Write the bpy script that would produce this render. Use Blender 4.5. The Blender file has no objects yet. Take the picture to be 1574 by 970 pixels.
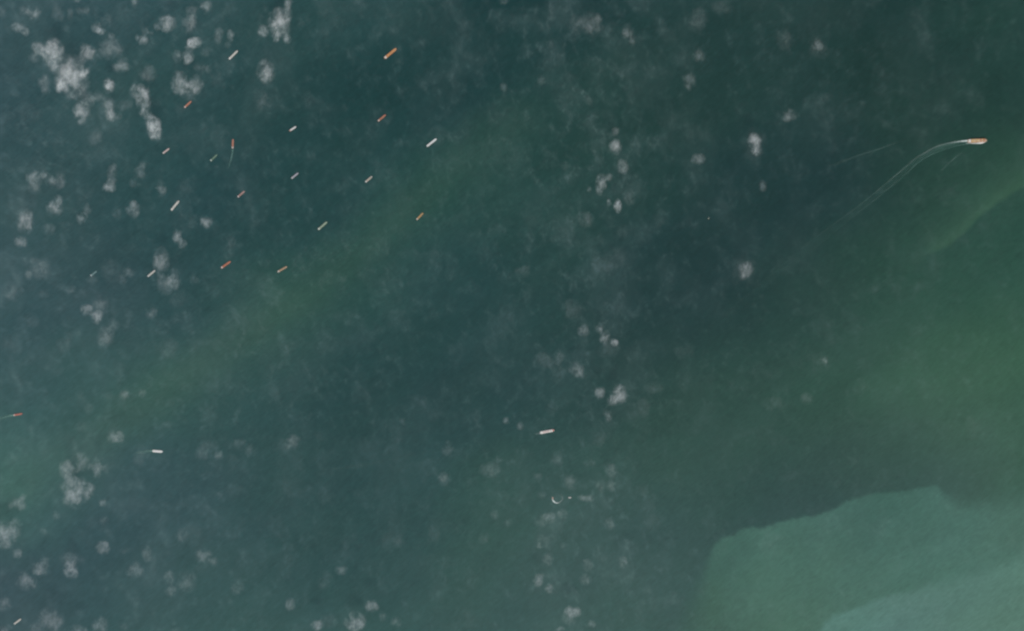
import bpy, bmesh, math, random
import numpy as np
from mathutils import Vector, Matrix

random.seed(7)
sc = bpy.context.scene
H = 30000.0            # camera height, metres; one pixel of the 1574 px wide photograph is 10 m of sea
GSD = 10.0

def at(px, py, z=0.0):
    k = (H - z) / H * GSD
    return Vector(((px - 787.0) * k, (485.0 - py) * k, z))

# ------------------------------------------------------------------ camera, light, exposure
cd = bpy.data.cameras.new('camera'); cam = bpy.data.objects.new('camera', cd)
sc.collection.objects.link(cam); sc.camera = cam
cam.location = (0, 0, H); cam.rotation_euler = (0, 0, 0)
cd.sensor_width = 36; cd.lens = 36 * H / (1574 * GSD)
cd.clip_start = 100; cd.clip_end = 2000000

SUN_EL, SUN_AZ = 48.0, 172.0     # azimuth clockwise from north (+Y): the sun stands in the south
w = bpy.data.worlds.new('World'); sc.world = w; w.use_nodes = True
nt = w.node_tree; nt.nodes.clear()
sky = nt.nodes.new('ShaderNodeTexSky'); sky.sky_type = 'NISHITA'; sky.sun_disc = False
sky.sun_elevation = math.radians(SUN_EL); sky.sun_rotation = math.radians(SUN_AZ)
bgn = nt.nodes.new('ShaderNodeBackground'); bgn.inputs[1].default_value = 0.08
wo = nt.nodes.new('ShaderNodeOutputWorld')
nt.links.new(sky.outputs[0], bgn.inputs[0]); nt.links.new(bgn.outputs[0], wo.inputs[0])
sl = bpy.data.lights.new('sun', 'SUN'); sl.energy = 4.6; sl.angle = math.radians(0.5); sl.color = (1, 0.95, 0.88)
so = bpy.data.objects.new('sun', sl); sc.collection.objects.link(so)
az, el = math.radians(SUN_AZ), math.radians(SUN_EL)
sdir = Vector((math.sin(az) * math.cos(el), math.cos(az) * math.cos(el), math.sin(el)))
so.rotation_euler = sdir.to_track_quat('Z', 'Y').to_euler(); so.location = sdir * 20000
sc.view_settings.view_transform = 'Standard'; sc.view_settings.look = 'None'
sc.view_settings.exposure = 0.0; sc.view_settings.gamma = 1; sc.view_settings.use_curve_mapping = False
sc.render.engine = 'CYCLES'
sc.cycles.volume_bounces = 3; sc.cycles.max_bounces = 8; sc.cycles.transparent_max_bounces = 16
sc.cycles.pixel_filter_type = 'BLACKMAN_HARRIS'; sc.cycles.filter_width = 2.4     # soft optics of the satellite
sc.cycles.use_denoising = True; sc.cycles.seed = 3
sc.cycles.volume_step_rate = 1.0

# ------------------------------------------------------------------ helpers
COL = sc.collection
def link(name, mesh, mat=None, parent=None):
    o = bpy.data.objects.new(name, mesh); COL.objects.link(o)
    if mat: mesh.materials.append(mat)
    if parent: o.parent = parent
    return o
def tag(o, label=None, cat=None, group=None, kind=None):
    for k, v in (('label', label), ('category', cat), ('group', group), ('kind', kind)):
        if v: o[k] = v
    return o
def empty(name, loc, rz=0):
    o = bpy.data.objects.new(name, None); COL.objects.link(o)
    o.location = loc; o.rotation_euler = (0, 0, rz); o.empty_display_size = 20
    return o
def node_mat(name):
    m = bpy.data.materials.new(name); m.use_nodes = True
    t = m.node_tree; t.nodes.clear()
    return m, t
def N(t, typ, **kw):
    n = t.nodes.new(typ)
    for k, v in kw.items(): setattr(n, k, v)
    return n
def M(t, op, a, b=None, c=None, clamp=False):
    n = t.nodes.new('ShaderNodeMath'); n.operation = op; n.use_clamp = clamp
    for i, v in enumerate((a, b, c)):
        if v is None: continue
        if isinstance(v, (int, float)): n.inputs[i].default_value = v
        else: t.links.new(v, n.inputs[i])
    return n.outputs[0]
def mapped_noise(t, scale, detail=3, rough=0.5, ang=0.0, off=(0, 0, 0), dist=0.0):
    g = N(t, 'ShaderNodeNewGeometry'); mp = N(t, 'ShaderNodeMapping')
    mp.vector_type = 'TEXTURE'; mp.inputs['Rotation'].default_value = (0, 0, ang)     # the long axis of the pattern lies at ang
    mp.inputs['Scale'].default_value = tuple(1.0 / q for q in scale); mp.inputs['Location'].default_value = tuple(q * 1000.0 for q in off)
    t.links.new(g.outputs['Position'], mp.inputs['Vector'])
    nz = N(t, 'ShaderNodeTexNoise'); nz.inputs['Scale'].default_value = 1.0
    nz.inputs['Detail'].default_value = detail; nz.inputs['Roughness'].default_value = rough; nz.inputs['Distortion'].default_value = dist
    t.links.new(mp.outputs[0], nz.inputs['Vector'])
    return nz.outputs[0]

# ------------------------------------------------------------------ sea: one sheet, sediment and depth as the water's own colour
BASE = [  # photo px, water colour as it shows in daylight (sRGB)
 (0,20,60,86,92),(150,20,54,82,88),(300,20,50,80,84),(450,20,48,76,82),(600,20,44,74,78),(720,20,38,63,69),(800,20,38,64,69),(900,20,41,67,69),(1050,20,41,67,69),(1200,20,41,66,67),(1350,20,38,62,63),(1500,20,42,69,68),(1574,20,42,71,68),
 (0,150,54,80,88),(100,150,51,81,84),(250,150,50,80,82),(400,150,44,72,76),(550,150,38,65,71),(680,130,38,63,70),(800,150,42,72,70),(900,150,42,70,68),(1050,150,40,66,66),(1200,150,41,67,68),(1350,150,40,65,64),(1480,150,38,63,62),(1570,150,40,67,65),
 (0,300,57,85,89),(100,300,54,82,86),(250,300,46,77,80),(400,300,42,70,76),(500,290,42,71,75),(600,320,46,80,76),(720,250,43,77,72),(850,300,44,74,72),(1000,300,41,69,69),(1150,300,38,63,67),(1270,280,38,61,66),(1400,300,42,69,66),(1490,290,46,77,70),(1574,260,48,80,70),(1560,360,45,81,74),
 (0,450,56,84,90),(150,450,54,80,86),(300,450,48,77,81),(420,470,50,85,79),(550,450,46,79,76),(700,450,42,72,74),(850,450,44,73,73),(1000,450,39,64,68),(1080,400,38,61,67),(1150,470,40,65,67),(1250,450,43,70,68),(1350,450,45,78,70),(1450,450,47,83,74),(1560,450,48,83,74),
 (0,600,56,86,90),(150,600,58,91,90),(280,600,54,88,85),(400,600,49,80,80),(550,600,43,71,75),(700,600,43,70,75),(850,600,45,74,75),(950,560,43,69,70),(1050,600,46,75,73),(1150,600,48,79,74),(1250,600,51,84,77),(1400,600,57,94,80),(1490,590,62,100,83),(1570,520,60,98,80),(1570,640,58,94,82),
 (0,720,66,106,100),(30,760,62,98,95),(100,750,57,87,91),(250,750,55,83,89),(400,750,51,79,85),(550,740,46,74,79),(650,750,47,77,79),(740,770,53,86,80),(880,750,55,86,83),(1000,750,54,85,80),(1100,720,52,84,78),(1180,770,50,78,76),(1270,740,53,80,78),(1350,720,56,85,80),(1400,730,52,80,77),(1480,740,68,98,90),(1470,680,62,94,86),(1574,740,60,96,82),
 (0,880,57,82,90),(150,880,54,80,88),(300,880,56,86,88),(450,860,47,77,81),(600,850,48,79,81),(750,870,56,88,83),(900,880,60,88,87),(1000,870,56,83,83),(1060,850,55,83,82),
 (0,960,62,86,92),(200,960,56,89,89),(400,960,56,90,88),(600,960,52,86,84),(800,960,56,87,86),(930,960,59,92,88),(1020,930,60,94,87)]
SHOAL = [(1362,768,60,97,88),(1372,790,64,103,94),(1050,960,62,96,87),(1100,860,63,101,92),(1180,850,66,105,96),(1300,800,68,106,98),(1430,770,70,109,101),(1500,800,72,111,101),(1574,800,70,105,92),
 (1100,950,66,101,88),(1200,930,72,111,96),(1200,880,69,109,97),(1400,860,72,113,102),(1300,900,72,110,98),(1500,850,74,114,104),(1574,840,76,114,102)]
SHOAL2 = [(1290,960,82,125,116),(1400,940,84,123,116),(1500,920,82,123,114),(1574,900,84,125,112),(1500,965,82,119,107),(1574,965,86,123,108)]
EDGE1 = [(940,1400),(1000,1100),(1055,980),(1076,905),(1086,872),(1092,850),(1100,836),(1110,827),(1128,822),(1140,813),(1155,812),(1174,811),(1190,805),(1205,801),(1235,795),(1262,792),(1285,780),(1300,771),(1315,766),(1340,759),(1350,758),(1385,756),(1400,752),(1420,749),(1441,746),(1453,764),(1475,775),(1530,779),(1574,765),(3000,600)]
EDGE2 = [(1100,1500),(1240,1010),(1258,975),(1268,956),(1280,947),(1300,940),(1318,934),(1330,931),(1345,922),(1372,914),(1400,909),(1450,896),(1500,882),(1545,868),(1574,858),(3000,600)]
RIDGE = [(1380,440),(1425,392),(1440,384),(1462,374),(1480,358),(1500,337),(1535,308),(1574,286)]
BAND = [(-60,800),(130,690),(250,602),(350,533),(480,442),(600,345),(680,270),(790,180)]

def s2l(c):
    c = np.asarray(c, float) / 255.0
    return np.where(c <= 0.04045, c / 12.92, ((c + 0.055) / 1.055) ** 2.4)
def shepard(pts, X, Y, sig):
    num = np.zeros(X.shape + (3,)); den = np.zeros(X.shape)
    for (x, y, r, g, b) in pts:
        d2 = (X - x) ** 2 + (Y - y) ** 2
        wgt = np.exp(-d2 / (2 * sig * sig)) + 1e-3 / (1 + d2 / sig ** 2) ** 2
        den += wgt; num += wgt[..., None] * np.array((r, g, b), float)
    return num / den[..., None]
def poly_dist(P, X, Y):
    best = np.full(X.shape, 1e12); side = np.zeros(X.shape); tt = np.zeros(X.shape)
    n = len(P) - 1
    for i in range(n):
        ax, ay = P[i]; bx, by = P[i + 1]
        dx, dy = bx - ax, by - ay; L2 = dx * dx + dy * dy
        t = np.clip(((X - ax) * dx + (Y - ay) * dy) / L2, 0, 1)
        ex, ey = X - (ax + t * dx), Y - (ay + t * dy)
        d = np.hypot(ex, ey); s = np.sign(dx * (Y - ay) - dy * (X - ax))
        m = d < best
        best = np.where(m, d, best); side = np.where(m, s, side); tt = np.where(m, (i + t) / n, tt)
    return best, side, tt
def smooth(a, b, x):
    t = np.clip((x - a) / (b - a), 0, 1); return t * t * (3 - 2 * t)
def wobble(X, Y, s, seed):
    r = np.random.RandomState(seed); o = np.zeros(X.shape)
    for k in range(7):
        a = r.uniform(0, 6.28); f = 6.28 / (s * r.uniform(0.5, 2.0)); o += np.sin((X * math.cos(a) + Y * math.sin(a)) * f + r.uniform(0, 6.28))
    return o / 3.0

def water_rgb(X, Y):
    Xw = X + 5 * wobble(X, Y, 90, 1); Yw = Y + 5 * wobble(X, Y, 90, 2)
    c = shepard(BASE, Xw, Yw, 62.0)
    d, s, t = poly_dist(BAND, Xw, Yw)
    k = np.exp(-(d / 38.0) ** 2) * (0.65 + 0.5 * np.sin(t * 3.14))
    c = c + k[..., None] * np.array((5.0, 5.0, 1.0))
    d, s, t = poly_dist(RIDGE, X + 1.5 * wobble(X, Y, 30, 5), Y + 1.5 * wobble(X, Y, 30, 6))
    sd = d * s      # positive on the lower right
    k = np.where(sd < 0, np.exp(sd / 28.0), 1.0) * (1 - smooth(-3, 5, sd)) * smooth(0.0, 0.35, t) 
    c = c + k[..., None] * np.array((12.0, 14.5, 7.0))
    Xe = X + 1.2 * wobble(X, Y, 26, 8); Ye = Y + 1.3 * wobble(X, Y, 22, 9) + 0.8 * wobble(X, Y, 9, 15)
    e1 = np.array(EDGE1, float)
    ye = np.interp(Xe, e1[:, 0], e1[:, 1]); sl_ = np.abs((np.interp(Xe + 3, e1[:, 0], e1[:, 1]) - np.interp(Xe - 3, e1[:, 0], e1[:, 1])) / 6)
    dd = (Ye - ye) / np.sqrt(1 + sl_ ** 2)
    soft = 3.0 + 16 * smooth(1438, 1475, Xe) + 6 * (1 - smooth(1085, 1120, Xe)) * smooth(825, 860, Ye) + 26 * smooth(862, 940, Ye)
    m1 = smooth(-1, 1, dd / soft)
    sh = shepard(SHOAL, Xw + 8 * wobble(X, Y, 50, 12), Yw + 8 * wobble(X, Y, 50, 13), 48.0)
    c = c * (1 - m1[..., None]) + sh * m1[..., None]
    e2 = np.array(EDGE2, float)
    ye = np.interp(Xe, e2[:, 0], e2[:, 1]); sl_ = np.abs((np.interp(Xe + 3, e2[:, 0], e2[:, 1]) - np.interp(Xe - 3, e2[:, 0], e2[:, 1])) / 6)
    dd = (Ye - ye) / np.sqrt(1 + sl_ ** 2)
    soft = 4.5 + 10 * smooth(1350, 1480, Xe)
    m2 = smooth(-1, 1, dd / soft)
    c = c * (1 - m2[..., None]) + shepard(SHOAL2, Xw, Yw, 50.0) * m2[..., None]
    return c

def axis(lo, hi, step):
    mid = np.arange(lo, hi + step, step)
    out = [30, 80, 160, 320, 700, 1500, 3500, 8000, 20000, 45000]
    return np.concatenate([lo - np.array(out[::-1], float), mid, mid[-1] + np.array(out, float)])
gx = axis(-60, 1640, 3.0); gy = axis(-60, 1030, 3.0)
GX, GY = np.meshgrid(gx, gy)
rgb = water_rgb(np.clip(GX, -150, 1720), np.clip(GY, -150, 1120))
grey = rgb.mean(-1, keepdims=True); rgb = grey + (rgb - grey) * 0.82 + np.array((0.5, 0.5, 0.0))
WATER_GAIN = (0.773, 0.81, 0.771); WATER_OFF = (0.0130, 0.0122, 0.0120)
rt = smooth(700, 1100, GX) * (1 - smooth(640, 800, GY))
rgb = rgb + rt[..., None] * np.array((1.0, 0.5, -1.8))
ex = np.maximum(rgb[..., 2] - rgb[..., 1], 0) * smooth(250, 450, GX)
rgb[..., 2] -= 0.55 * ex; rgb[..., 1] += 0.3 * ex
lin = s2l(np.clip(rgb, 0, 255))
K = np.array(WATER_GAIN)
alb = np.clip((lin - np.array(WATER_OFF)) * K, 0.001, 1)
ny, nx = GX.shape
co = np.zeros((ny * nx, 3), np.float32); co[:, 0] = ((GX - 787) * GSD).ravel(); co[:, 1] = ((485 - GY) * GSD).ravel()
ii = (np.arange(ny - 1)[:, None] * nx + np.arange(nx - 1)[None, :]).ravel()
faces = np.stack([ii, ii + nx, ii + nx + 1, ii + 1], 1).astype(np.int32)
me = bpy.data.meshes.new('sea')
me.vertices.add(len(co)); me.vertices.foreach_set('co', co.ravel())
me.loops.add(faces.size); me.loops.foreach_set('vertex_index', faces.ravel())
me.polygons.add(len(faces)); me.polygons.foreach_set('loop_start', np.arange(0, faces.size, 4, dtype=np.int32))
me.polygons.foreach_set('loop_total', np.full(len(faces), 4, np.int32))
me.update(calc_edges=True)
ca = me.color_attributes.new('turbidity', 'FLOAT_COLOR', 'POINT')
ca.data.foreach_set('color', np.concatenate([alb.reshape(-1, 3), np.ones((len(co), 1))], 1).astype(np.float32).ravel())

def sea_material():
    m, t = node_mat('sea_water')
    at_ = N(t, 'ShaderNodeAttribute', attribute_name='turbidity')
    # broad patches of suspended matter, then fine painted wave shading, streaked (south-west to north-east)
    a = mapped_noise(t, (1 / 900, 1 / 420, 0.001), 5, 0.6, math.radians(38), dist=0.6)
    b = mapped_noise(t, (1 / 160, 1 / 75, 0.001), 4, 0.62, math.radians(40), (3, 9, 0))
    c = mapped_noise(t, (1 / 110, 1 / 27, 0.001), 2, 0.7, math.radians(37), dist=0.4)  # fine swell streaks: light and shade of wave facets, put into the colour
    v = M(t, 'ADD', M(t, 'MULTIPLY', M(t, 'SUBTRACT', a, 0.5), 0.36), M(t, 'MULTIPLY', M(t, 'SUBTRACT', b, 0.5), 0.32))
    v = M(t, 'ADD', v, M(t, 'MULTIPLY', M(t, 'SUBTRACT', c, 0.5), 0.5))
    v = M(t, 'ADD', v, 1.0)
    h = mapped_noise(t, (1 / 1100, 1 / 700, 0.001), 3, 0.5, math.radians(30), (40, 7, 0))
    comb = N(t, 'ShaderNodeCombineXYZ')
    hh = M(t, 'MULTIPLY', M(t, 'SUBTRACT', h, 0.5), 0.18)
    t.links.new(M(t, 'SUBTRACT', v, M(t, 'MULTIPLY', hh, 0.1)), comb.inputs[0])
    t.links.new(M(t, 'SUBTRACT', v, M(t, 'MULTIPLY', hh, 0.15)), comb.inputs[1])
    t.links.new(M(t, 'ADD', v, M(t, 'MULTIPLY', hh, 0.35)), comb.inputs[2])
    mx = N(t, 'ShaderNodeVectorMath', operation='MULTIPLY')
    t.links.new(at_.outputs['Color'], mx.inputs[0]); t.links.new(comb.outputs[0], mx.inputs[1])
    bs = N(t, 'ShaderNodeBsdfPrincipled')
    t.links.new(mx.outputs[0], bs.inputs['Base Color'])
    bs.inputs['Roughness'].default_value = 0.32; bs.inputs['IOR'].default_value = 1.333
    sw = mapped_noise(t, (1 / 120, 1 / 30, 0.01), 3, 0.6, math.radians(40), dist=0.5)
    bp = N(t, 'ShaderNodeBump'); bp.inputs['Strength'].default_value = 1.0; bp.inputs['Distance'].default_value = 2.2
    t.links.new(sw, bp.inputs['Height']); t.links.new(bp.outputs[0], bs.inputs['Normal'])
    o = N(t, 'ShaderNodeOutputMaterial'); t.links.new(bs.outputs[0], o.inputs[0])
    return m
sea = link('sea', me, sea_material()); sea['kind'] = 'structure'

# ------------------------------------------------------------------ paints
_pc = {}
def paint(name, rgb_, rough=0.55, wear=0.25):
    if name in _pc: return _pc[name]
    m, t = node_mat(name)
    tc = N(t, 'ShaderNodeTexCoord'); nz = N(t, 'ShaderNodeTexNoise')
    nz.inputs['Scale'].default_value = 0.12; nz.inputs['Detail'].default_value = 5; nz.inputs['Roughness'].default_value = 0.7
    t.links.new(tc.outputs['Object'], nz.inputs['Vector'])
    cr = N(t, 'ShaderNodeValToRGB')
    cr.color_ramp.elements[0].position = 0.35; cr.color_ramp.elements[1].position = 0.62
    c = list(rgb_)
    cr.color_ramp.elements[0].color = (c[0] * (1 - wear), c[1] * (1 - wear), c[2] * (1 - wear), 1)
    cr.color_ramp.elements[1].color = (*c, 1)
    t.links.new(nz.outputs[0], cr.inputs[0])
    bs = N(t, 'ShaderNodeBsdfPrincipled'); bs.inputs['Roughness'].default_value = rough
    t.links.new(cr.outputs[0], bs.inputs['Base Color'])
    o = N(t, 'ShaderNodeOutputMaterial'); t.links.new(bs.outputs[0], o.inputs[0])
    _pc[name] = m
    return m
def srgb(r, g, b): return tuple(float(v) for v in s2l((r, g, b)))
WHITE = paint('white_paint', (0.62, 0.62, 0.58)); GREY = paint('grey_steel', (0.25, 0.26, 0.27)); DARK = paint('dark_glass', (0.03, 0.04, 0.05), 0.2)
HULLS = {'red': paint('red_hull', (0.22, 0.035, 0.02)), 'black': paint('black_hull', (0.03, 0.03, 0.035)), 'blue': paint('blue_hull', (0.03, 0.07, 0.15)),
         'grey': paint('grey_hull', (0.22, 0.23, 0.24)), 'white': WHITE, 'green': paint('green_hull', (0.05, 0.14, 0.09)), 'orange': paint('orange_hull', (0.45, 0.12, 0.04))}
DECKS = {'orange': (0.50, 0.18, 0.09), 'amber': (0.62, 0.27, 0.09), 'rust': (0.48, 0.20, 0.12), 'cream': (0.60, 0.58, 0.51), 'white': (0.74, 0.75, 0.73),
         'pink': (0.44, 0.24, 0.20), 'green': (0.15, 0.24, 0.16), 'teal': (0.13, 0.24, 0.23), 'tan': (0.46, 0.31, 0.18), 'sage': (0.33, 0.40, 0.28),
         'gold': (0.50, 0.30, 0.10), 'lavender': (0.45, 0.42, 0.47), 'red': (0.50, 0.17, 0.12), 'blush': (0.60, 0.46, 0.42)}
def deckmat(k):
    c = DECKS[k]; g = sum(c) / 3; f = 0.93 if k in ('orange', 'amber', 'rust', 'red') else 0.9
    return paint(k + '_deck_paint', tuple((g + (v - g) * f) * 0.88 for v in c), wear=0.42)

# ------------------------------------------------------------------ ship parts
def box_bm(bm, x0, x1, y0, y1, z0, z1, bev=0.0):
    r = bmesh.ops.create_cube(bm, size=1.0)
    for v in r['verts']:
        v.co = Vector(((x0 + x1) / 2 + v.co.x * (x1 - x0), (y0 + y1) / 2 + v.co.y * (y1 - y0), (z0 + z1) / 2 + v.co.z * (z1 - z0)))
    if bev > 0:
        es = list({e for v in r['verts'] for e in v.link_edges})
        bmesh.ops.bevel(bm, geom=es, offset=bev, segments=1, affect='EDGES')
def cyl_bm(bm, x, y, z0, z1, r0, r1=None, seg=12, axis_='Z'):
    r = bmesh.ops.create_cone(bm, cap_ends=True, segments=seg, radius1=r0, radius2=r1 if r1 is not None else r0, depth=z1 - z0)
    bmesh.ops.translate(bm, verts=r['verts'], vec=(x, y, (z0 + z1) / 2))
def bar_bm(bm, a, b, th):
    a, b = Vector(a), Vector(b); d = b - a
    r = bmesh.ops.create_cube(bm, size=1.0)
    q = d.to_track_quat('X', 'Z').to_matrix()
    for v in r['verts']:
        v.co = (a + b) / 2 + q @ Vector((v.co.x * d.length, v.co.y * th, v.co.z * th))
def done(name, bm, mat, parent):
    m = bpy.data.meshes.new(name); bm.to_mesh(m); bm.free()
    return link(name, m, mat, parent)

def outline(L, B, n=22, full=0.80):
    """half-breadth along the hull: transom stern, parallel middle body, rounded bow"""
    pts = []
    for i in range(n + 1):
        u = i / n; x = -L / 2 + L * u
        if u < 0.10: hb = 0.78 + 0.22 * math.sin(u / 0.10 * math.pi / 2)
        elif u < full: hb = 1.0
        else: hb = math.sqrt(max(0.0, 1 - ((u - full) / (1 - full)) ** 2.2))
        pts.append((x, max(0.001, hb) * B / 2))
    return pts
def hull_bm(L, B, fb, full):
    bm = bmesh.new(); st = outline(L, B, 26, full)
    levels = [(-5.0, 0.80, 0.965), (0.0, 0.93, 0.985), (fb * 0.6, 1.0, 0.995), (fb, 1.0, 1.0)]
    rings = []
    for (z, wy, wx) in levels:
        ring = []
        for (x, hb) in st:
            ring.append(bm.verts.new((x * wx, hb * wy, z + (fb * 0.28 * max(0, (x / (L / 2) - 0.78) / 0.22) if z == fb else 0))))
        for (x, hb) in reversed(st):
            ring.append(bm.verts.new((x * wx, -hb * wy, z + (fb * 0.28 * max(0, (x / (L / 2) - 0.78) / 0.22) if z == fb else 0))))
        rings.append(ring)
    n = len(rings[0])
    for a, b in zip(rings, rings[1:]):
        for i in range(n):
            bm.faces.new((a[i], a[(i + 1) % n], b[(i + 1) % n], b[i]))
    bm.faces.new(rings[0]); bm.faces.new(list(reversed(rings[-1])))
    bmesh.ops.remove_doubles(bm, verts=bm.verts, dist=0.01)
    bmesh.ops.recalc_face_normals(bm, faces=bm.faces)
    return bm
def deck_bm(L, B, fb, full):
    bm = bmesh.new(); st = outline(L - 3.0, B - 2.0, 26, full)
    top, bot = [], []
    pts = [(x, hb) for x, hb in st] + [(x, -hb) for x, hb in reversed(st)]
    for (x, y) in pts:
        rise = fb * 0.28 * max(0, (x / (L / 2) - 0.78) / 0.22)
        top.append(bm.verts.new((x, y, fb + rise + 0.6))); bot.append(bm.verts.new((x, y, fb + rise - 0.4)))
    n = len(top)
    for i in range(n): bm.faces.new((bot[i], bot[(i + 1) % n], top[(i + 1) % n], top[i]))
    bm.faces.new(top)
    bmesh.ops.remove_doubles(bm, verts=bm.verts, dist=0.01)
    bmesh.ops.recalc_face_normals(bm, faces=bm.faces)
    return bm

def make_ship(name, p_stern, p_bow, kind, deck, hull, label, cat, group=None, beam=None, house=WHITE, cargo=None, bow=None):
    a, b = at(*p_stern), at(*p_bow); d = b - a; L = d.length * 0.98
    B = beam or min(44, max(25, L * 0.155)); full = 0.80; fb = 14.0 if kind == 'container' else 8.0 if L > 170 else 6.0
    root = empty(name, (a + b) / 2, math.atan2(d.y, d.x))
    tag(root, label, cat, group)
    dm = deckmat(deck)
    done('hull', hull_bm(L, B, fb, full), HULLS[hull], root)
    done('deck', deck_bm(L, B, fb, full), dm, root)
    # accommodation block aft: tiers, bridge with wings, funnel
    hx0, hx1 = -L / 2 + L * 0.035, -L / 2 + L * 0.145
    bm = bmesh.new(); hb = B * 0.40
    for k in range(4):
        box_bm(bm, hx0 + k * 1.0, hx1 - k * 0.7, -hb + k * 0.7, hb - k * 0.7, fb + 0.6 + k * 3.0, fb + 3.55 + k * 3.0, 0.2)
    sup = done('superstructure', bm, house, root)
    bm = bmesh.new(); z = fb + 12.7
    box_bm(bm, hx1 - L * 0.04, hx1 - 1.0, -B * 0.49, B * 0.49, z, z + 2.6, 0.2); box_bm(bm, hx1 - L * 0.036, hx1 - 1.6, -B * 0.3, B * 0.3, z + 2.62, z + 3.2)
    done('bridge', bm, house, sup)
    bm = bmesh.new(); box_bm(bm, hx1 - 0.98, hx1 - 0.8, -B * 0.47, B * 0.47, z + 0.9, z + 2.0); done('bridge_window', bm, DARK, sup)
    bm = bmesh.new(); fx = hx0 + 3.5
    box_bm(bm, fx - 3.4, fx + 2.6, -2.6, 2.6, fb + 12.65, fb + 19, 0.7); cyl_bm(bm, fx - 1, 0.9, fb + 19, fb + 20.6, 0.6); cyl_bm(bm, fx - 1, -0.9, fb + 19, fb + 20.6, 0.6)
    done('funnel', bm, HULLS[hull] if hull != 'white' else GREY, sup)
    # mast on the forecastle, radar mast
    bm = bmesh.new(); mx = L / 2 - L * 0.07
    cyl_bm(bm, mx, 0, fb + 2, fb + 14, 0.7, 0.3); bar_bm(bm, (mx, -3, fb + 11), (mx, 3, fb + 11), 0.5)
    done('mast', bm, GREY, root)
    for sy in (-1, 1):
        bm = bmesh.new(); box_bm(bm, mx - 9, mx - 6.2, sy * B * .16 - B * .06, sy * B * .16 + B * .06, fb + 1.0, fb + 3.6, .2)
        done('windlass', bm, GREY, root)
    if bow:
        bm = bmesh.new(); st = [q for q in outline(L - 7.0, B - 5.0, 40, full) if q[0] > L * 0.36]
        bot = [bm.verts.new((x, y, fb + 1.0)) for x, y in [(x, h) for x, h in st] + [(x, -h) for x, h in reversed(st)]]
        top = [bm.verts.new((v.co.x, v.co.y, fb + 4.6)) for v in bot]
        for i in range(len(bot)): bm.faces.new((bot[i], bot[(i + 1) % len(bot)], top[(i + 1) % len(bot)], top[i]))
        bm.faces.new(top); bmesh.ops.recalc_face_normals(bm, faces=bm.faces)
        done('forecastle', bm, deckmat(bow), root)
    x0, x1 = hx1 + L * 0.03, L / 2 - L * 0.12
    cm = deckmat(cargo) if cargo else dm
    if kind == 'bulk':
        n = 5 if L < 160 else 7; s = (x1 - x0) / n
        for i in range(n):
            bm = bmesh.new(); c0 = x0 + i * s + s * 0.12; c1 = x0 + (i + 1) * s - s * 0.12
            box_bm(bm, c0, c1, -B * 0.27, B * 0.27, fb + 0.5, fb + 2.3, 0.15)
            box_bm(bm, c0 + .2, c1 - .2, -B * 0.25, -0.15, fb + 2.32, fb + 2.9, 0.2); box_bm(bm, c0 + .2, c1 - .2, 0.15, B * 0.25, fb + 2.32, fb + 2.9, 0.2)
            done('hatch_cover', bm, cm, root)
        for i in range(1, n, 2):
            bm = bmesh.new(); cx = x0 + i * s
            cyl_bm(bm, cx, 0, fb + 0.5, fb + 15, 1.3, 1.0); box_bm(bm, cx - 1.8, cx + 1.8, -1.6, 1.6, fb + 13, fb + 16.5, 0.3); bar_bm(bm, (cx, 0, fb + 14), (cx + s * 0.85, 1.5, fb + 8), 0.9)
            done('deck_crane', bm, cm, root)
    elif kind == 'tanker':
        bm = bmesh.new()
        for y in (-2.4, -0.8, 0.8, 2.4): bar_bm(bm, (x0, y, fb + 2.0), (x1, y, fb + 2.0), 0.7)
        xm = (x0 + x1) / 2
        for k in range(5): bar_bm(bm, (xm - 8 + 4 * k, -B * 0.42, fb + 2.3), (xm - 8 + 4 * k, B * 0.42, fb + 2.3), 0.6)
        k = x0 + 6
        while k < x1: bar_bm(bm, (k, -3.2, fb + 1.3), (k, 3.2, fb + 1.3), 0.6); k += 12
        done('cargo_piping', bm, cm, root)
        bm = bmesh.new(); cyl_bm(bm, xm, 4.2, fb + .5, fb + 11, 0.9); bar_bm(bm, (xm, 4.2, fb + 10.5), (xm + 15, 4.2, fb + 7), 0.8)
        done('hose_crane', bm, cm, root)
        for sx in range(6):
            bm = bmesh.new(); cx = x0 + (x1 - x0) * (sx + .5) / 6
            cyl_bm(bm, cx, -B * 0.28, fb + .5, fb + 2.2, 1.5, seg=14); done('tank_hatch', bm, cm, root)
            bm = bmesh.new(); cyl_bm(bm, cx, B * 0.28, fb + .5, fb + 2.2, 1.5, seg=14); done('tank_hatch', bm, cm, root)
    elif kind == 'container':
        cols = [(0.50, .15, .05), (.66, .46, .16), (.62, .55, .36), (.42, .10, .06), (.60, .50, .36), (.16, .22, .32), (.55, .20, .08)]
        nb = int((x1 - x0) / 13.6); rows = int((B - 3) / 2.5)
        for i in range(nb):
            dom = random.choice((0, 1, 2, 4, 1, 6, 3)); bm = bmesh.new(); hts = [random.choice((3, 4, 5, 5)) for _ in range(rows)]
            for r in range(rows):
                y0 = -rows * 1.25 + r * 2.5; q = dom
                for k in range(hts[r]):
                    q = dom if random.random() < .55 else random.randrange(len(cols))
                    n0 = len(bm.faces)
                    box_bm(bm, x0 + i * 13.6, x0 + i * 13.6 + 12.2, y0, y0 + 2.5, fb + 0.5 + k * 2.6, fb + 3.1 + k * 2.6)
                    bm.faces.ensure_lookup_table()
                    for f in bm.faces[n0:]: f.material_index = q
            bmesh.ops.remove_doubles(bm, verts=bm.verts, dist=0.01)
            o = done('container_stack', bm, None, root)
            for q in range(len(cols)): o.data.materials.append(paint('container_paint_%d' % q, cols[q], .5))
    elif kind == 'gas':
        n = 4; s = (x1 - x0) / n
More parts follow.
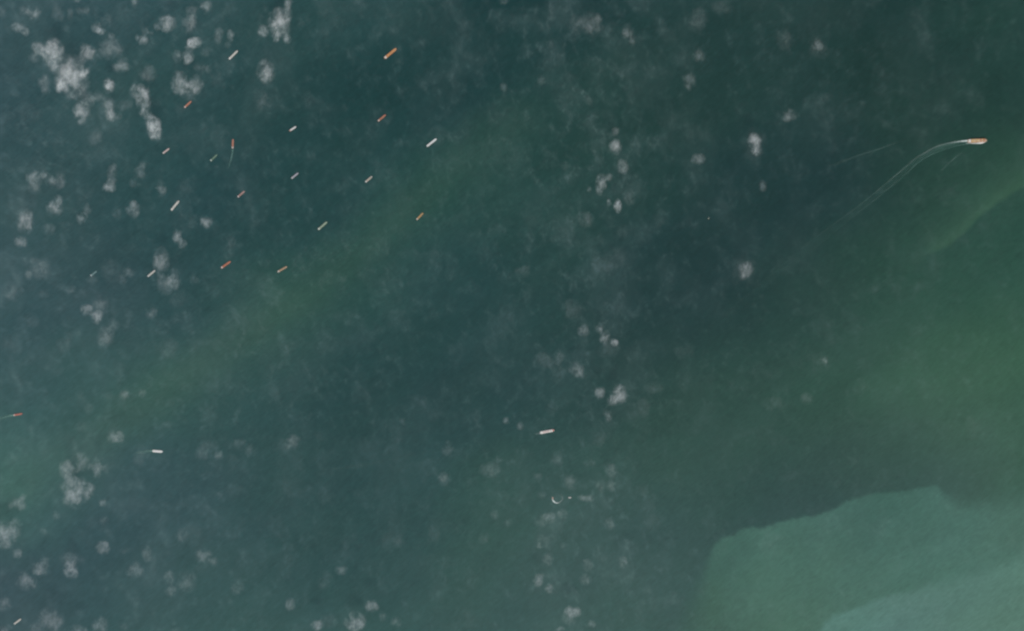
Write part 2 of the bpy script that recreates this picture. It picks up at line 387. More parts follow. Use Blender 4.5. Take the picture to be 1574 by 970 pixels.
        for i in range(n):
            bm = bmesh.new(); cx = x0 + (i + .5) * s; rr = min(B * 0.36, s * 0.45)
            bmesh.ops.create_uvsphere(bm, u_segments=24, v_segments=12, radius=rr)
            for v in bm.verts: v.co = Vector((v.co.x + cx, v.co.y, v.co.z * 0.75 + fb + 0.8))
            done('cargo_tank', bm, cm, root)
    elif kind == 'offshore':      # long clear working deck aft, house forward is modelled by swapping bow and stern
        bm = bmesh.new(); box_bm(bm, x0, x1 - L * .1, -B * .33, B * .33, fb + .6, fb + 3.0, .3)
        done('cargo_hold_cover', bm, cm, root)
        for sx in (0.25, 0.6):
            bm = bmesh.new(); cx = x0 + (x1 - x0) * sx
            cyl_bm(bm, cx, B * .3, fb + 3.1, fb + 12, 1.2); bar_bm(bm, (cx, B * .3, fb + 11), (cx + 14, 0, fb + 7), 1.0); done('deck_crane', bm, cm, root)
    return root, L, B

ANCH = 'ships lying at anchor in the upper left'
# name, stern px, bow px, kind, deck, hull, label, category
SHIPS = [
 ('bulk_carrier', (351.9,91.4), (365.8,77.6), 'bulk', 'cream', 'black', 'long cream white ship, topmost of the white ones at the upper left', 'ship', 'cream'),
 ('cargo_ship', (283.3,165.6), (294.4,155.2), 'bulk', 'orange', 'red', 'orange decked ship with a pale stern, leftmost ship below the cream topmost one', 'ship', 'rust'),
 ('cargo_ship', (250.2,236.0), (260.6,228.0), 'bulk', 'blush', 'black', 'small white ship with a pinkish middle, west of the greenish one', 'ship', 'blush'),
 ('tanker', (357.6,228.4), (358.2,213.6), 'tanker', 'rust', 'red', 'orange ship heading straight up with a thin wake behind it', 'ship', None),
 ('tanker', (323.4,247.6), (334.0,237.4), 'tanker', 'green', 'green', 'dull green decked ship with a pale stern at anchor', 'ship', None),
 ('oil_tanker', (590.9,89.8), (609.6,74.4), 'tanker', 'amber', 'red', 'largest anchored ship, bright amber orange deck, far above all the others', 'ship', 'gold'),
 ('tanker', (580.9,186.4), (593.1,176.2), 'tanker', 'orange', 'red', 'orange red ship directly below the large amber one', 'ship', None),
 ('cargo_ship', (444.8,201.4), (455.4,194.4), 'bulk', 'white', 'red', 'short white ship with a reddish stern end', 'ship', None),
 ('bulk_carrier', (656.0,225.2), (671.2,213.2), 'bulk', 'white', 'grey', 'long plain white ship, rightmost of the anchored fleet', 'ship', None),
 ('bulk_carrier', (263.0,323.6), (275.6,308.2), 'bulk', 'cream', 'black', 'long white ship lying steeper than its neighbours in the left middle', 'ship', 'cream'),
 ('cargo_ship', (365.2,303.2), (376.2,293.6), 'bulk', 'pink', 'black', 'dusky pink decked ship with a lighter stern', 'ship', None),
 ('tanker', (339.8,412.2), (354.8,401.6), 'tanker', 'orange', 'red', 'long orange red ship with a beige stern, lowest orange one at anchor', 'ship', None),
 ('bulk_carrier', (227.0,425.2), (238.8,415.4), 'bulk', 'cream', 'grey', 'white ship beside a pale cloud, lowest white one of the anchored fleet', 'ship', None),
 ('cargo_ship', (139.2,424.2), (149.0,416.6), 'bulk', 'teal', 'blue', 'slim teal ship with a tiny white stern, leftmost of the anchored fleet', 'ship', None),
 ('cargo_ship', (447.9,274.6), (458.8,265.6), 'bulk', 'lavender', 'black', 'short lavender white ship at anchor below the one with a reddish stern', 'ship', None),
 ('cargo_ship', (561.6,280.2), (572.2,271.0), 'bulk', 'cream', 'grey', 'short beige white ship between the rightmost white and the yellow brown ones', 'ship', 'tan'),
 ('bulk_carrier', (488.9,353.2), (503.1,340.8), 'bulk', 'sage', 'green', 'long pale sage green ship in the middle of the green water band', 'ship', 'sage'),
 ('cargo_ship', (426.6,418.2), (441.6,409.5), 'bulk', 'tan', 'black', 'tan decked ship lying flatter than its neighbours, lowest at the right', 'ship', 'tan'),
 ('cargo_ship', (640.2,338.0), (650.8,327.0), 'bulk', 'gold', 'black', 'small yellow brown ship with a bright white stern, at the right of the fleet', 'ship', 'gold'),
 ('cargo_ship', (20.6,638.3), (34.8,635.8), 'bulk', 'red', 'red', 'red ship under way at the left edge of the sea', 'ship', 'red'),
 ('ferry', (234.2,693.0), (250.4,694.4), 'offshore', 'white', 'white', 'bright white ship under way above a ring of small clouds', 'ship', 'white'),
 ('gas_carrier', (830.2,665.4), (852.4,661.0), 'offshore', 'white', 'white', 'pale pink and white ship with a red bow, alone in the lower middle', 'ship', 'blush'),
 ('container_ship', (1487.0,216.8), (1517.0,215.6), 'container', 'tan', 'orange', 'big container ship with orange and yellow stacks steaming at the far right', 'ship', None),
 ('cargo_ship', (21.6,959.4), (32.6,951.2), 'bulk', 'cream', 'grey', 'pale grey ship in the bottom left corner among small clouds', 'ship', None),
]
ships = []
for (nm, s, b, kind, deck, hull, label, cat, cargo) in SHIPS:
    i = len(ships)
    kw = {}
    if kind == 'container': kw['beam'] = 54
    if i == 5: kw['beam'] = 37
    if nm == 'ferry': kw['beam'] = 34; kw['bow'] = 'white'
    if nm == 'gas_carrier': kw['beam'] = 38; kw['bow'] = 'red'
    if i == 7: kw['house'] = deckmat('rust')
    r = make_ship(nm, s, b, kind, deck, hull, label, cat, ANCH if i in (0,1,2,4,5,6,7,8,9,10,11,12,13,14,15,16,17,18) else None, cargo=cargo, **kw)
    ships.append((label, s, b, r))

# extra white accommodation of the pink and white ship, forward
root = ships[21][3][0]; L, B = ships[21][3][1:]
bm = bmesh.new()
for k in range(4): box_bm(bm, L * .14 + k, L * .36 - k, -B * .44 + k * .8, B * .44 - k * .8, 9 + k * 3, 11.9 + k * 3, .2)
done('forward_house', bm, WHITE, root)
bm = bmesh.new(); cyl_bm(bm, L * .25, 0, 21, 22.2, 10, 9, 24); done('helideck', bm, GREY, root)

# ------------------------------------------------------------------ small boats
def make_boat(px, py, ang, L, hullm, deckm, label, name='fishing_boat'):
    root = empty(name, at(px, py), ang); tag(root, label, 'boat')
    B = L * 0.34
    done('hull', hull_bm(L, B, 2.2, 0.62), hullm, root); done('deck', deck_bm(L, B, 2.2, 0.62), deckm, root)
    bm = bmesh.new(); box_bm(bm, -L * .05, L * .22, -B * .3, B * .3, 2.9, 5.6, .2); box_bm(bm, 0, L * .2, -B * .25, B * .25, 5.62, 7.6, .2)
    done('wheelhouse', bm, WHITE, root)
    bm = bmesh.new(); cyl_bm(bm, -L * .12, 0, 2.5, 10, .25, .15, 8); bar_bm(bm, (-L * .12, 0, 9), (-L * .42, 0, 6), .25); done('mast', bm, GREY, root)
    return root
make_boat(849.6, 765.6, math.radians(105), 34, HULLS['orange'], deckmat('orange'), 'small orange boat at the head of a curled white wake')
make_boat(876.0, 765.0, math.radians(5), 44, WHITE, deckmat('blush'), 'small pinkish white boat to the right of the curled wake')
make_boat(1089.3, 335.6, math.radians(85), 26, WHITE, deckmat('gold'), 'tiny pale yellow boat alone in the dark water right of centre')

# ------------------------------------------------------------------ wakes: foam and churned water lying on the sea
def wake_material(name, col, amount, patch=0.0):
    m, t = node_mat(name)
    a = N(t, 'ShaderNodeAttribute', attribute_name='foam')
    nz = mapped_noise(t, (1 / 22, 1 / 22, 0.01), 4, 0.65); nz2 = mapped_noise(t, (1 / 90, 1 / 90, 0.01), 2, 0.5)
    k = M(t, 'MULTIPLY', a.outputs['Fac'], M(t, 'ADD', M(t, 'MULTIPLY', nz, 1.2), 0.4))
    k = M(t, 'MULTIPLY', k, M(t, 'ADD', M(t, 'MULTIPLY', M(t, 'SUBTRACT', nz2, 0.5), patch), 1.0))
    k = M(t, 'MULTIPLY', k, amount, clamp=True)
    bs = N(t, 'ShaderNodeBsdfPrincipled'); bs.inputs['Base Color'].default_value = (*col, 1); bs.inputs['Roughness'].default_value = 0.7
    tr = N(t, 'ShaderNodeBsdfTransparent'); mx = N(t, 'ShaderNodeMixShader')
    t.links.new(k, mx.inputs[0]); t.links.new(tr.outputs[0], mx.inputs[1]); t.links.new(bs.outputs[0], mx.inputs[2])
    o = N(t, 'ShaderNodeOutputMaterial'); t.links.new(mx.outputs[0], o.inputs[0])
    return m
FOAM = wake_material('white_foam', (0.50, 0.56, 0.54), 0.85, 1.6)
CHURN = wake_material('churned_water', (0.085, 0.19, 0.16), 0.75, 1.2)
FAINT = wake_material('old_wake_foam', (0.16, 0.25, 0.22), 0.26, 3.5)

def catmull(P, n=10):
    P = [np.array(p, float) for p in P]; out = []
    Q = [2 * P[0] - P[1]] + P + [2 * P[-1] - P[-2]]
    for i in range(1, len(Q) - 2):
        for k in range(n):
            t = k / n
            out.append(0.5 * (2 * Q[i] + (Q[i + 1] - Q[i - 1]) * t + (2 * Q[i - 1] - 5 * Q[i] + 4 * Q[i + 1] - Q[i + 2]) * t * t + (3 * Q[i] - Q[i - 1] - 3 * Q[i + 1] + Q[i + 2]) * t ** 3))
    out.append(P[-1]); return out
def ribbon(name, pts, mat, parent, z, prof=None, seed=0):
    """pts: (px, py, width px, foam 0..1); prof: foam across the ribbon"""
    C = catmull(pts, 10); prof = prof or [0, .35, .8, 1, .8, .35, 0]; m = len(prof)
    rr = random.Random(seed)
    vs, at_, fs = [], [], []
    for i, c in enumerate(C):
        a = C[max(0, i - 1)]; b = C[min(len(C) - 1, i + 1)]
        d = Vector((b[0] - a[0], -(b[1] - a[1]), 0)).normalized(); nrm = Vector((-d.y, d.x, 0))
        p = at(c[0], c[1]); wd = c[2] * GSD * (1 + rr.uniform(-.12, .12))
        for k in range(m):
            q = p + nrm * (k / (m - 1) - 0.5) * wd; vs.append((q.x, q.y, z)); at_.append(max(0, c[3]) * prof[k])
    for i in range(len(C) - 1):
        for k in range(m - 1):
            fs.append((i * m + k, i * m + k + 1, (i + 1) * m + k + 1, (i + 1) * m + k))
    me = bpy.data.meshes.new(name); me.from_pydata(vs, [], fs)
    at2 = me.attributes.new('foam', 'FLOAT', 'POINT'); at2.data.foreach_set('value', at_)
    return link(name, me, mat, parent)

def wake(label, loc):
    r = empty('wake', at(*loc)); tag(r, label, 'wake'); return r
def inside(o, root):
    o.location = -root.location; return o

w1 = wake('long curved pale green wake sweeping down left from the container ship', (1487, 216))
inside(ribbon('churned_water', [(1489,217,4,.8),(1475,218,5,.6),(1462,221,7,.38),(1443,227,9,.27),(1424,237,11,.2),(1406,250,12,.12),(1385,268,13,.09),(1364,286,14,.09),(1342,304,15,.07),(1309,330,16,.05),(1240,384,17,.05),(1170,440,18,.03),(1062,535,20,.0)], CHURN, w1, .6, [0, .5, .8, .9, .8, .5, 0], seed=1), w1)
inside(ribbon('foam', [(1491,216.4,3.4,1.3),(1484,216.6,3.2,1.1),(1475,217.4,2.8,.6),(1462,219.4,2.6,.26),(1442,224.3,2.4,.18),(1423,234,2.4,.13),(1405,245,2.4,.07),(1384,263.5,2.2,.04),(1364,280.2,2.2,.04)], FOAM, w1, .9, seed=2), w1)
inside(ribbon('trailing_edge', [(1488,221.4,2.2,.55),(1472,223.5,2.2,.5),(1452,229.4,2.2,.42),(1432.5,237.3,2.2,.36),(1415,247,2.2,.3),(1403,257,2.2,.2),(1390,269,2.2,0)], CHURN, w1, .75, seed=3), w1)
inside(ribbon('trailing_edge', [(1412,241,2.2,.2),(1384,263.5,2.2,.5),(1364,280.2,2.2,.5),(1344,297,2.2,.45),(1315,320.5,2.2,.4),(1287,340.5,2.2,.3),(1240,376,2.4,.2),(1180,427,2.4,.14),(1110,487,2.4,.1),(1065,530,2.4,0)], FAINT, w1, .8, seed=4), w1)
inside(ribbon('trailing_edge', [(1410,251,2.2,.2),(1387.5,271.6,2.2,.4),(1364,291,2.2,.36),(1340,310.7,2.2,.32),(1303,339,2.2,.22),(1250,385,2.2,.1),(1200,428,2.2,0)], FAINT, w1, .85, seed=5), w1)
inside(ribbon('bow_foam', [(1485,220,2.0,.4),(1497,220.3,2.4,.8),(1507,219.9,2.8,1.4),(1512,218.8,2.6,1.3),(1517,216.4,1.8,.4)], FOAM, w1, 1.0, seed=6), w1)
def one_wake(label, pts, mat, seed, z=.7, prof=None):
    o = ribbon('wake', pts, mat, None, z, prof, seed); tag(o, label, 'wake'); return o
one_wake('thin pale wake trailing down from the orange ship that heads straight up', [(357.6,228,3.2,1),(357.3,234,3,.8),(356,242,3,.75),(353.5,250,3,.6),(350,261,3,0)], CHURN, 11)
one_wake('short pale green wake behind the red ship at the left edge', [(23,638,4,1.6),(16,639,4.6,1.0),(8,641,5,.7),(-2,644,6,.5),(-25,650,6,0)], CHURN, 12)
one_wake('faint wake left of the bright white ship under way', [(236,693,4,1.2),(228,693.5,4.4,.7),(218,695,5,.5),(206,698,6,0)], CHURN, 13)
one_wake('curled white wake ring behind the small orange boat', [(849.2,765.5,1.6,1.0),(849.6,768.5,2.2,1.2),(852,771.6,2.8,1.2),(855.6,773.2,2.6,.8),(860,772.2,2.4,.35),(863.8,768.5,2.2,.22),(864.6,764,2.2,.14),(862,760.6,2,.07),(857,760,1.8,0)], FOAM, 14)
one_wake('dim trace of an old wake, short and dotted below the container ship', [(1446,264,2.2,0),(1449,260,2.2,.7),(1456,253,2.2,.4),(1464,246,2.2,.75),(1472,239,2.2,.7),(1479,235,2.2,.35),(1484,232,2.2,0)], FAINT, 15)
one_wake('dim old wake running up right to the left of the container ship wake', [(1266,257,2.2,0),(1280,254,2.2,.35),(1301,246,2.2,.55),(1325,237,2.2,.5),(1350,229.4,2.2,.7),(1374,220.6,2.2,.4),(1399,211.8,2.2,0)], FAINT, 16)
one_wake('long dim old wake across the lower middle sea left of the pink and white ship', [(470,731,6,0),(520,720,5,.12),(565,714,5,.16),(615,703,5,.14),(665,694,5,.08),(710,688,5,0)], FAINT, 17)
one_wake('short white streak of foam at the stern of the pink and white ship', [(831.5,665.3,3.4,.5),(828,666.2,3.4,.2),(822,667.6,3.4,0)], FOAM, 18)

# ------------------------------------------------------------------ clouds: small volumes a few hundred metres above the sea
def cloud_material():
    m, t = node_mat('cloud_vapour')
    tc = N(t, 'ShaderNodeTexCoord')
    ln = N(t, 'ShaderNodeVectorMath', operation='LENGTH'); t.links.new(tc.outputs['Object'], ln.inputs[0])
    r = ln.outputs['Value']
    n1 = mapped_noise(t, (1 / 75, 1 / 115, 1 / 120), 4, 0.62, math.radians(-12), dist=0.4)
    n2 = mapped_noise(t, (1 / 24, 1 / 42, 1 / 60), 2, 0.6, math.radians(-12), (5, 2, 1))
    wp = mapped_noise(t, (1 / 105, 1 / 130, 1 / 150), 3, 0.6, math.radians(-14), (31, 17, 2), 0.6)
    wp2 = mapped_noise(t, (1 / 260, 1 / 260, 1 / 300), 1, 0.5, 0.0, (3, 57, 2))
    edge = M(t, 'MULTIPLY', M(t, 'SUBTRACT', 0.97, r, clamp=True), 6.0, clamp=True)
    r2 = M(t, 'ADD', r, M(t, 'ADD', M(t, 'MULTIPLY', M(t, 'SUBTRACT', wp, 0.48), 1.7), M(t, 'MULTIPLY', M(t, 'SUBTRACT', wp2, 0.5), 0.9)))
    f = M(t, 'SUBTRACT', 1.05, M(t, 'MAXIMUM', r2, 0.15), clamp=True)
    f = M(t, 'MULTIPLY', f, M(t, 'MULTIPLY', f, M(t, 'SUBTRACT', 3.0, M(t, 'MULTIPLY', f, 2.0))))
    f = M(t, 'MULTIPLY', f, M(t, 'MULTIPLY', edge, 1.5))
    s = M(t, 'ADD', M(t, 'MULTIPLY', M(t, 'SUBTRACT', n1, 0.42), 3.3), M(t, 'MULTIPLY', M(t, 'SUBTRACT', n2, 0.5), 2.2))
    d = M(t, 'MULTIPLY', f, M(t, 'ADD', M(t, 'MAXIMUM', M(t, 'ADD', s, 0.25), 0.0), 0.30))
    oi = N(t, 'ShaderNodeObjectInfo'); sp = N(t, 'ShaderNodeSeparateColor'); t.links.new(oi.outputs['Color'], sp.inputs[0])
    d = M(t, 'MULTIPLY', M(t, 'MULTIPLY', d, sp.outputs[0]), 0.1)
    vs = N(t, 'ShaderNodeVolumeScatter'); vs.inputs['Color'].default_value = (0.94, 0.97, 0.975, 1); vs.inputs['Anisotropy'].default_value = -0.5
    t.links.new(d, vs.inputs['Density'])
    o = N(t, 'ShaderNodeOutputMaterial'); t.links.new(vs.outputs[0], o.inputs['Volume'])
    return m
CLOUD = cloud_material()
CLOUD_TAU = 0.46
P = """2 17 6 8 .3|38 15 8 6 .42|53 20 6 7 .48|28 42 8 5 .45|39 49 5 5 .5|90 20 7 9 .25|127 16 7 5 .35|108 18 4 9 .25|120 1 8 5 .55|207 3 5 6 .65
148 42 5 6 .4|155 48 6 4 .55|171 54 4 4 .35|165 33 7 8 .22|59 75 8 9 .68|53 89 6 5 .35|82 84 13 19 .85|137 86 11 12 .8|128 73 5 5 .4|170 75 13 11 .42|155 86 6 5 .3
110 120 20 25 1|92 133 6 8 .85|128 113 9 10 .75|68 130 7 13 .42|188 101 11 9 .58|167 132 8 9 .95|226 50 7 7 .5|219 60 8 8 .58|257 37 11 11 .8|241 40 4 5 .3
317 11 7 8 .52|295 16 7 6 .3|292 33 9 7 .45|290 45 4 7 .3|299 66 10 7 .9|290 75 6 6 .5|287 87 8 9 .75|272 87 6 7 .48|335 54 6 9 .38|355 55 5 7 .52|350 68 4 4 .25|315 80 5 7 .25
276 128 10 13 .62|300 130 10 12 .58|291 145 9 7 .3|335 125 10 10 .2|312 104 10 7 .26|227 113 9 10 .32|125 173 10 13 .72|166 161 8 9 .55|169 176 6 9 .72|190 162 9 6 .27|182 178 4 4 .3
136 154 7 10 .42|152 149 6 7 .3|215 140 12 9 .78|222 160 9 15 .68|228 178 6 6 .8|236 196 10 15 1.1|146 213 8 11 .27|45 172 14 12 .15|277 166 6 6 .22
429 36 14 18 .85|424 52 6 9 .72|441 60 5 6 .62|405 47 7 7 .52|440 20 7 9 .5|442 4 6 7 .55|409 109 11 14 .8|403 155 9 11 .3|462 38 6 6 .2|473 122 5 5 .22|472 155 9 9 .16
776 2 6 5 .42|774 134 4 5 .3|740 90 13 9 .14|908 37 12 14 .38|920 29 4 4 .3|885 40 7 13 .22|965 50 6 9 .38|973 62 4 6 .3|1073 28 9 15 .22|1074 84 7 7 .38|1059 125 7 9 .38|1110 10 11 9 .2
832 123 5 5 .27|845 68 4 4 .2|905 155 4 5 .25|947 203 5 5 .4|946 225 7 9 .6|1159 215 8 8 .75|1163 230 6 7 .75|1160 222 12 17 .22|1073 245 8 7 .5|1214 178 9 7 .48|1257 69 6 6 .42|1256 74 13 14 .2|1208 60 9 12 .24|1265 152 11 6 .15|1325 160 5 5 .15
51 272 8 8 .62|68 268 7 6 .52|78 277 7 8 .55|92 277 6 9 .36|55 286 8 8 .36|84 320 10 10 .75|90 308 5 7 .6|40 340 11 14 .68|32 372 7 7 .55|126 336 7 7 .55|134 322 5 7 .3|107 345 7 6 .26|75 352 8 6 .3
167 287 8 8 .78|173 268 6 11 .42|205 281 5 5 .3|214 265 6 9 .36|219 252 5 5 .3|246 289 6 9 .46|203 322 9 10 .58|181 325 6 9 .26|288 288 11 9 .2|317 341 7 9 .6|296 340 6 8 .26|273 363 6 9 .66|281 376 5 6 .55
248 403 9 17 .58|268 430 8 12 .68|255 437 9 11 .36|299 430 6 6 .36|61 413 12 11 .36|44 423 4 6 .36|42 401 7 6 .26|20 447 11 10 .3|172 418 11 13 .2|197 418 5 6 .36|188 430 6 5 .26|141 430 6 5 .22
155 472 9 11 .36|133 476 7 7 .52|150 487 8 8 .62|109 446 6 5 .36|67 452 6 5 .2|233 480 7 7 .42|278 460 12 11 .2|354 370 6 10 .26|162 516 9 11 .48|48 492 9 7 .26|100 525 9 11 .22|15 530 13 12 .2|258 535 12 11 .27|175 498 6 8 .26
191 607 6 8 .5|219 605 4 6 .36|165 610 7 7 .26|123 612 6 7 .22|136 628 6 7 .27|130 655 10 6 .26|173 672 7 8 .5|184 673 6 8 .56|107 722 12 12 .72|126 712 11 13 .52|150 718 8 14 .72|165 722 7 9 .3|215 700 9 12 .28
310 697 7 7 .36|322 685 10 9 .26|337 700 5 5 .42|368 683 8 7 .4|385 693 7 7 .3|357 710 7 9 .2|116 756 19 19 .9|138 756 7 10 .5|30 773 12 10 .62|158 772 6 5 .5|160 800 5 5 .36|87 793 4 5 .36|6 820 15 17 .85|23 811 9 11 .62
66 816 5 4 .36|158 842 8 8 .62|26 851 6 6 .5|68 860 5 5 .4|60 876 13 9 .68|110 876 9 10 .78|110 861 13 8 .4|207 876 11 9 .58|226 852 6 9 .4|313 855 11 9 .52|328 863 6 5 .36|195 846 7 4 .3|280 823 7 8 .36|296 818 9 11 .2|340 763 6 6 .3|210 775 13 11 .16
40 893 13 11 .62|5 930 9 9 .5|78 955 15 15 .62|58 964 8 8 .5|10 968 9 6 .62|120 969 11 7 .62|155 961 10 10 .68|190 964 6 5 .3|260 889 7 9 .5|262 908 7 7 .52|285 896 11 13 .42|365 903 8 8 .46|208 925 7 6 .2|185 900 6 7 .2|270 969 7 4 .3
446 930 6 8 .52|488 961 8 7 .62|505 955 9 7 .3|545 956 13 12 .9|572 932 8 7 .66|590 948 6 6 .6|609 956 6 6 .46|500 893 7 11 .26|525 876 7 5 .42|612 830 6 8 .26|598 828 9 9 .2|665 820 8 10 .24|683 735 7 7 .38|760 790 5 5 .32|781 804 5 5 .36|743 827 6 7 .26|720 950 10 10 .2
500 763 10 8 .22|445 750 10 10 .16|432 820 10 10 .2|451 680 8 8 .46|438 686 12 8 .2|688 690 6 8 .42|778 645 5 5 .58|620 648 4 4 .32|668 638 8 7 .24|651 620 5 7 .2|755 722 12 8 .36|765 708 6 6 .32|760 552 8 6 .2|495 668 8 7 .2
897 508 7 7 .52|922 505 5 6 .62|930 518 6 10 .62|944 527 5 5 .85|938 534 12 9 .2|835 555 10 9 .3|860 550 6 9 .3|885 567 7 8 .46|892 573 5 7 .42|856 568 9 7 .26|922 604 6 8 .85|952 607 12 12 .95|940 618 6 8 .5|935 637 6 9 .56|990 628 7 12 .28|1007 595 10 6 .22
1055 540 10 9 .18|924 678 8 8 .36|905 710 7 7 .3|857 705 8 9 .3|940 725 7 8 .42|940 746 6 7 .42|924 747 6 7 .36|800 655 4 4 .42|825 732 6 5 .38|876 743 10 9 .46|833 760 5 4 .36|900 766 9 5 .66|837 794 6 4 .42|847 797 5 6 .42|866 790 6 5 .46|832 804 7 4 .36
937 804 7 7 .46|1003 803 10 9 .2|833 833 8 7 .42|829 838 4 4 .5|987 753 8 6 .2|842 860 6 7 .4|867 839 4 4 .3|957 865 6 7 .62|903 868 6 7 .38|930 858 6 6 .3|828 890 6 9 .68|845 905 6 6 .56|900 891 6 6 .42|880 940 10 8 .88|875 951 9 8 .5|908 960 6 5 .5|860 967 6 4 .6|955 948 6 7 .3|997 907 5 6 .26|1035 920 8 10 .2
957 257 7 9 .5|924 283 7 12 .68|936 274 5 6 .5|906 290 3 4 .52|937 312 4 5 .85|949 316 5 9 1.05|968 303 6 8 .3|902 340 8 9 .38|868 257 5 6 .2|1009 340 9 7 .2|958 355 8 7 .2|947 400 16 12 .22|1147 414 8 9 .62|1142 425 5 5 .4|1147 417 16 17 .22|1173 286 4 6 .38|804 417 8 6 .3|880 475 12 10 .3
1268 554 4 4 .5|1263 557 10 8 .24|1240 613 7 6 .3|1190 620 12 9 .28|1325 595 10 9 .18|1495 655 9 13 .2|820 335 18 13 .12"""
puffs = [tuple(float(v) for v in q.split()) for q in P.replace('\n', '|').split('|')]
# puffs that touch form one cloud
par = list(range(len(puffs)))
def find(i):
    while par[i] != i: i = par[i]
    return i
for i, a in enumerate(puffs):
    for j in range(i):
        b = puffs[j]; dx, dy = a[0] - b[0], a[1] - b[1]
        k = (dx / (a[2] + b[2])) ** 2 + (dy / (a[3] + b[3])) ** 2
        if k < 0.80: par[find(i)] = find(j)
clusters = {}
for i in range(len(puffs)): clusters.setdefault(find(i), []).append(puffs[i])

sm = bmesh.new(); bmesh.ops.create_icosphere(sm, subdivisions=3, radius=1.03); smesh = bpy.data.meshes.new('cloud'); sm.to_mesh(smesh); sm.free()
smesh.materials.append(CLOUD)
def puff_obj(name, p, parent, base):
    rr = random.Random(int(p[0] * 131 + p[1] * 17)); wf = 1.95 if p[4] < 0.5 else 1.7 if p[4] < 0.8 else 1.6
    rx, ry = p[2] * wf * GSD, p[3] * wf * GSD; rz = max(40.0, min(rx, ry) * 0.45); z = 330 + rz * 0.4 + rr.uniform(-25, 25)
    o = bpy.data.objects.new(name, smesh); COL.objects.link(o)
    o.scale = (rx, ry, rz); o.rotation_euler = (0, 0, rr.uniform(-.25, .25)); pos = at(p[0], p[1], z)
    if parent: o.parent = parent; o.location = pos - base
    else: o.location = pos
    o.color = (CLOUD_TAU * (p[4] ** (1.7 if p[1] < 600 else 1.95)) / (2 * rz) * 10, 0, 0, 1)
    return o

SHORT = ['the topmost cream ship', 'the orange ship with pale stern', 'the small pinkish white ship', 'the upright orange ship', 'the dull green ship', 'the large amber ship',
 'the right hand orange ship', 'the white ship with reddish stern', 'the rightmost white ship', 'the steep white ship', 'the dusky pink ship', 'the lowest orange ship', 'the lowest white ship',
 'the slim teal ship', 'the lavender ship', 'the beige white ship', 'the sage green ship', 'the tan ship', 'the yellow brown ship', 'the red ship', 'the bright white ship', 'the pink and white ship',
 'the container ship', 'the corner ship']
marks = [(SHORT[i], (s[1][0] + s[2][0]) / 2, (s[1][1] + s[2][1]) / 2) for i, s in enumerate(ships)]
marks += [('the curled wake', 856, 768), ('the tiny yellow boat', 1089, 336), ('the pale shoal', 1180, 820), ('the top left corner', 0, 0), ('the top edge middle', 787, 0),
          ('the bottom edge middle', 700, 970), ('the left edge middle', 0, 485)]
def compass(dx, dy):
    a = math.degrees(math.atan2(-dy, dx)) % 360
    return ['right', 'upper right', 'above', 'upper left', 'left', 'lower left', 'below', 'lower right'][int((a + 22.5) // 45) % 8]
info = []
for ps in clusters.values():
    W = sum(p[2] * p[3] for p in ps); cx = sum(p[0] * p[2] * p[3] for p in ps) / W; cy = sum(p[1] * p[2] * p[3] for p in ps) / W
    ex = max(p[0] + p[2] for p in ps) - min(p[0] - p[2] for p in ps); ey = max(p[1] + p[3] for p in ps) - min(p[1] - p[3] for p in ps)
    tone = max(p[4] for p in ps); mx = max(ex, ey)
    size = 'tiny' if mx < 11 else 'small' if mx < 18 else 'medium' if mx < 34 else 'large'
    shape = 'upright' if ey > 1.45 * ex else 'wide' if ex > 1.45 * ey else 'ragged' if len(ps) > 2 else 'rounded'
    tn = 'bright white' if tone > .72 else 'pale grey' if tone > .45 else 'thin grey' if tone > .28 else 'faint'
    nm, mxx, myy = min(marks, key=lambda m: math.hypot(cx - m[1], cy - m[2])); dist = math.hypot(cx - mxx, cy - myy)
    dr = compass(cx - mxx, cy - myy)
    rel = {'above': 'above', 'below': 'below', 'left': 'left of', 'right': 'right of'}.get(dr, dr + ' of')
    how = 'just ' if dist < 28 else '' if dist < 90 else 'far '
    info.append([dist, f'{size} {shape} {tn} cloud {how}{rel} {nm}', ps, cx, cy])
byl = {}
for it in info: byl.setdefault(it[1], []).append(it)
ORD = ['nearest', 'second nearest', 'third nearest', 'fourth nearest', 'fifth nearest', 'sixth nearest']
for lab, its in byl.items():
    if len(its) > 1:
        its.sort(key=lambda q: q[0])
        for k, it in enumerate(its): it[1] = lab.replace(' just ', ' ').replace(' far ', ' ') + ', ' + ORD[k]
for dist, lab, ps, cx, cy in info:
    if len(ps) == 1:
        tag(puff_obj('cloud', ps[0], None, None), lab, 'cloud', 'small clouds over the sea')
    else:
        base = at(cx, cy, 300); r = empty('cloud', base); tag(r, lab, 'cloud', 'small clouds over the sea')
        for p in ps: puff_obj('puff', p, r, base)

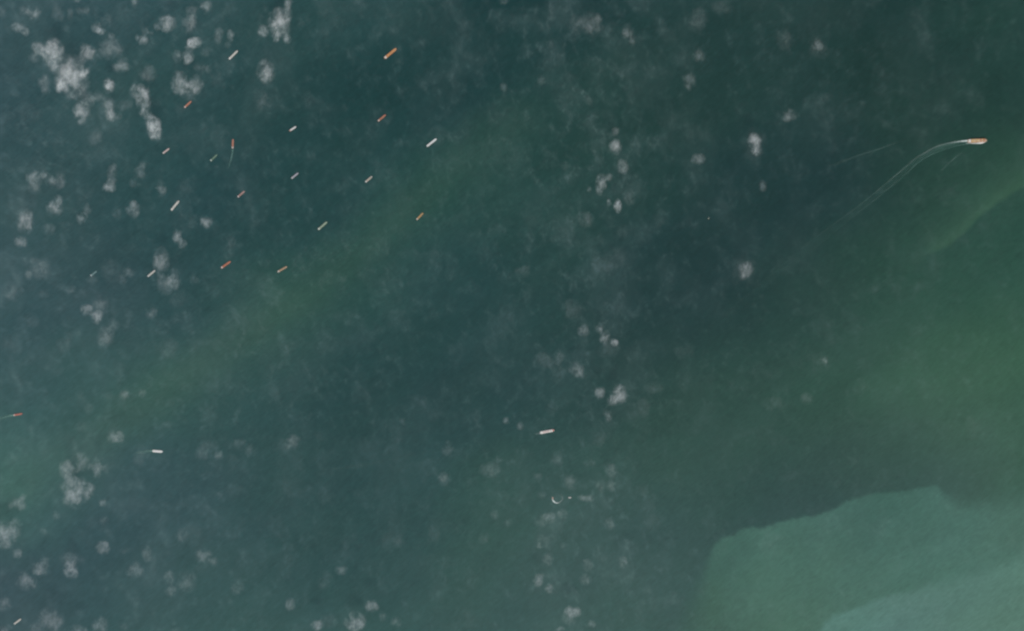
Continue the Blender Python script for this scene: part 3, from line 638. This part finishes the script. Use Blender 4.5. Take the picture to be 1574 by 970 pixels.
# ------------------------------------------------------------------ thin veil of cloud nobody could count
def veil_material():
    m, t = node_mat('veil_vapour')
    a = mapped_noise(t, (1 / 1100, 1 / 1300, 0.0001), 4, 0.6, 0, (2, 8, 0), 0.5)
    b = mapped_noise(t, (1 / 300, 1 / 380, 0.0001), 4, 0.6, 0.3, (12, 3, 0), 0.5)
    g = N(t, 'ShaderNodeNewGeometry'); sp = N(t, 'ShaderNodeSeparateXYZ'); t.links.new(g.outputs['Position'], sp.inputs[0])
    big = mapped_noise(t, (1 / 4200, 1 / 4200, 0.00001), 2, 0.5, 0, (0.3, 5, 0))
    left = M(t, 'ADD', 0.75, M(t, 'MULTIPLY', sp.outputs[0], -1 / 22000.0), clamp=False)
    left = M(t, 'MAXIMUM', left, 0.22)
    col = M(t, 'DIVIDE', M(t, 'SUBTRACT', sp.outputs[0], 1200.0), 900.0)
    left = M(t, 'ADD', left, M(t, 'MULTIPLY', M(t, 'EXPONENT', M(t, 'MULTIPLY', M(t, 'MULTIPLY', col, col), -1.0)), 0.5))
    pa = M(t, 'MULTIPLY', M(t, 'SUBTRACT', a, 0.44, clamp=True), 2.0)
    pb = M(t, 'MULTIPLY', M(t, 'SUBTRACT', b, 0.49, clamp=True), 7.0)
    c = mapped_noise(t, (1 / 95, 1 / 125, 0.0001), 3, 0.6, 0.25, (1, 33, 0), 0.4)
    pc = M(t, 'MULTIPLY', M(t, 'SUBTRACT', c, 0.50, clamp=True), 9.0)
    d = M(t, 'ADD', M(t, 'MULTIPLY', pa, 0.75), M(t, 'MULTIPLY', pb, M(t, 'ADD', M(t, 'MULTIPLY', pa, 0.7), 0.2)))
    d = M(t, 'ADD', d, M(t, 'MULTIPLY', pc, M(t, 'ADD', M(t, 'MULTIPLY', pb, 0.3), 0.12)))
    d = M(t, 'MULTIPLY', M(t, 'MULTIPLY', d, left), M(t, 'ADD', 0.3, big))
    d = M(t, 'MULTIPLY', d, VEIL_D)
    vs = N(t, 'ShaderNodeVolumeScatter'); vs.inputs['Color'].default_value = (0.74, 0.93, 0.95, 1); vs.inputs['Anisotropy'].default_value = -0.5; t.links.new(d, vs.inputs['Density'])
    o = N(t, 'ShaderNodeOutputMaterial'); t.links.new(vs.outputs[0], o.inputs['Volume'])
    return m
VEIL_D = 0.00024
bm = bmesh.new(); box_bm(bm, -12000, 12000, -8000, 8000, 900, 1100)
vm = bpy.data.meshes.new('thin_cloud_veil'); bm.to_mesh(vm); bm.free()
veil = link('thin_cloud_veil', vm, veil_material())
tag(veil, 'faint uncountable veil of thin grey cloud wisps over the whole sea', 'thin cloud', None, 'stuff')
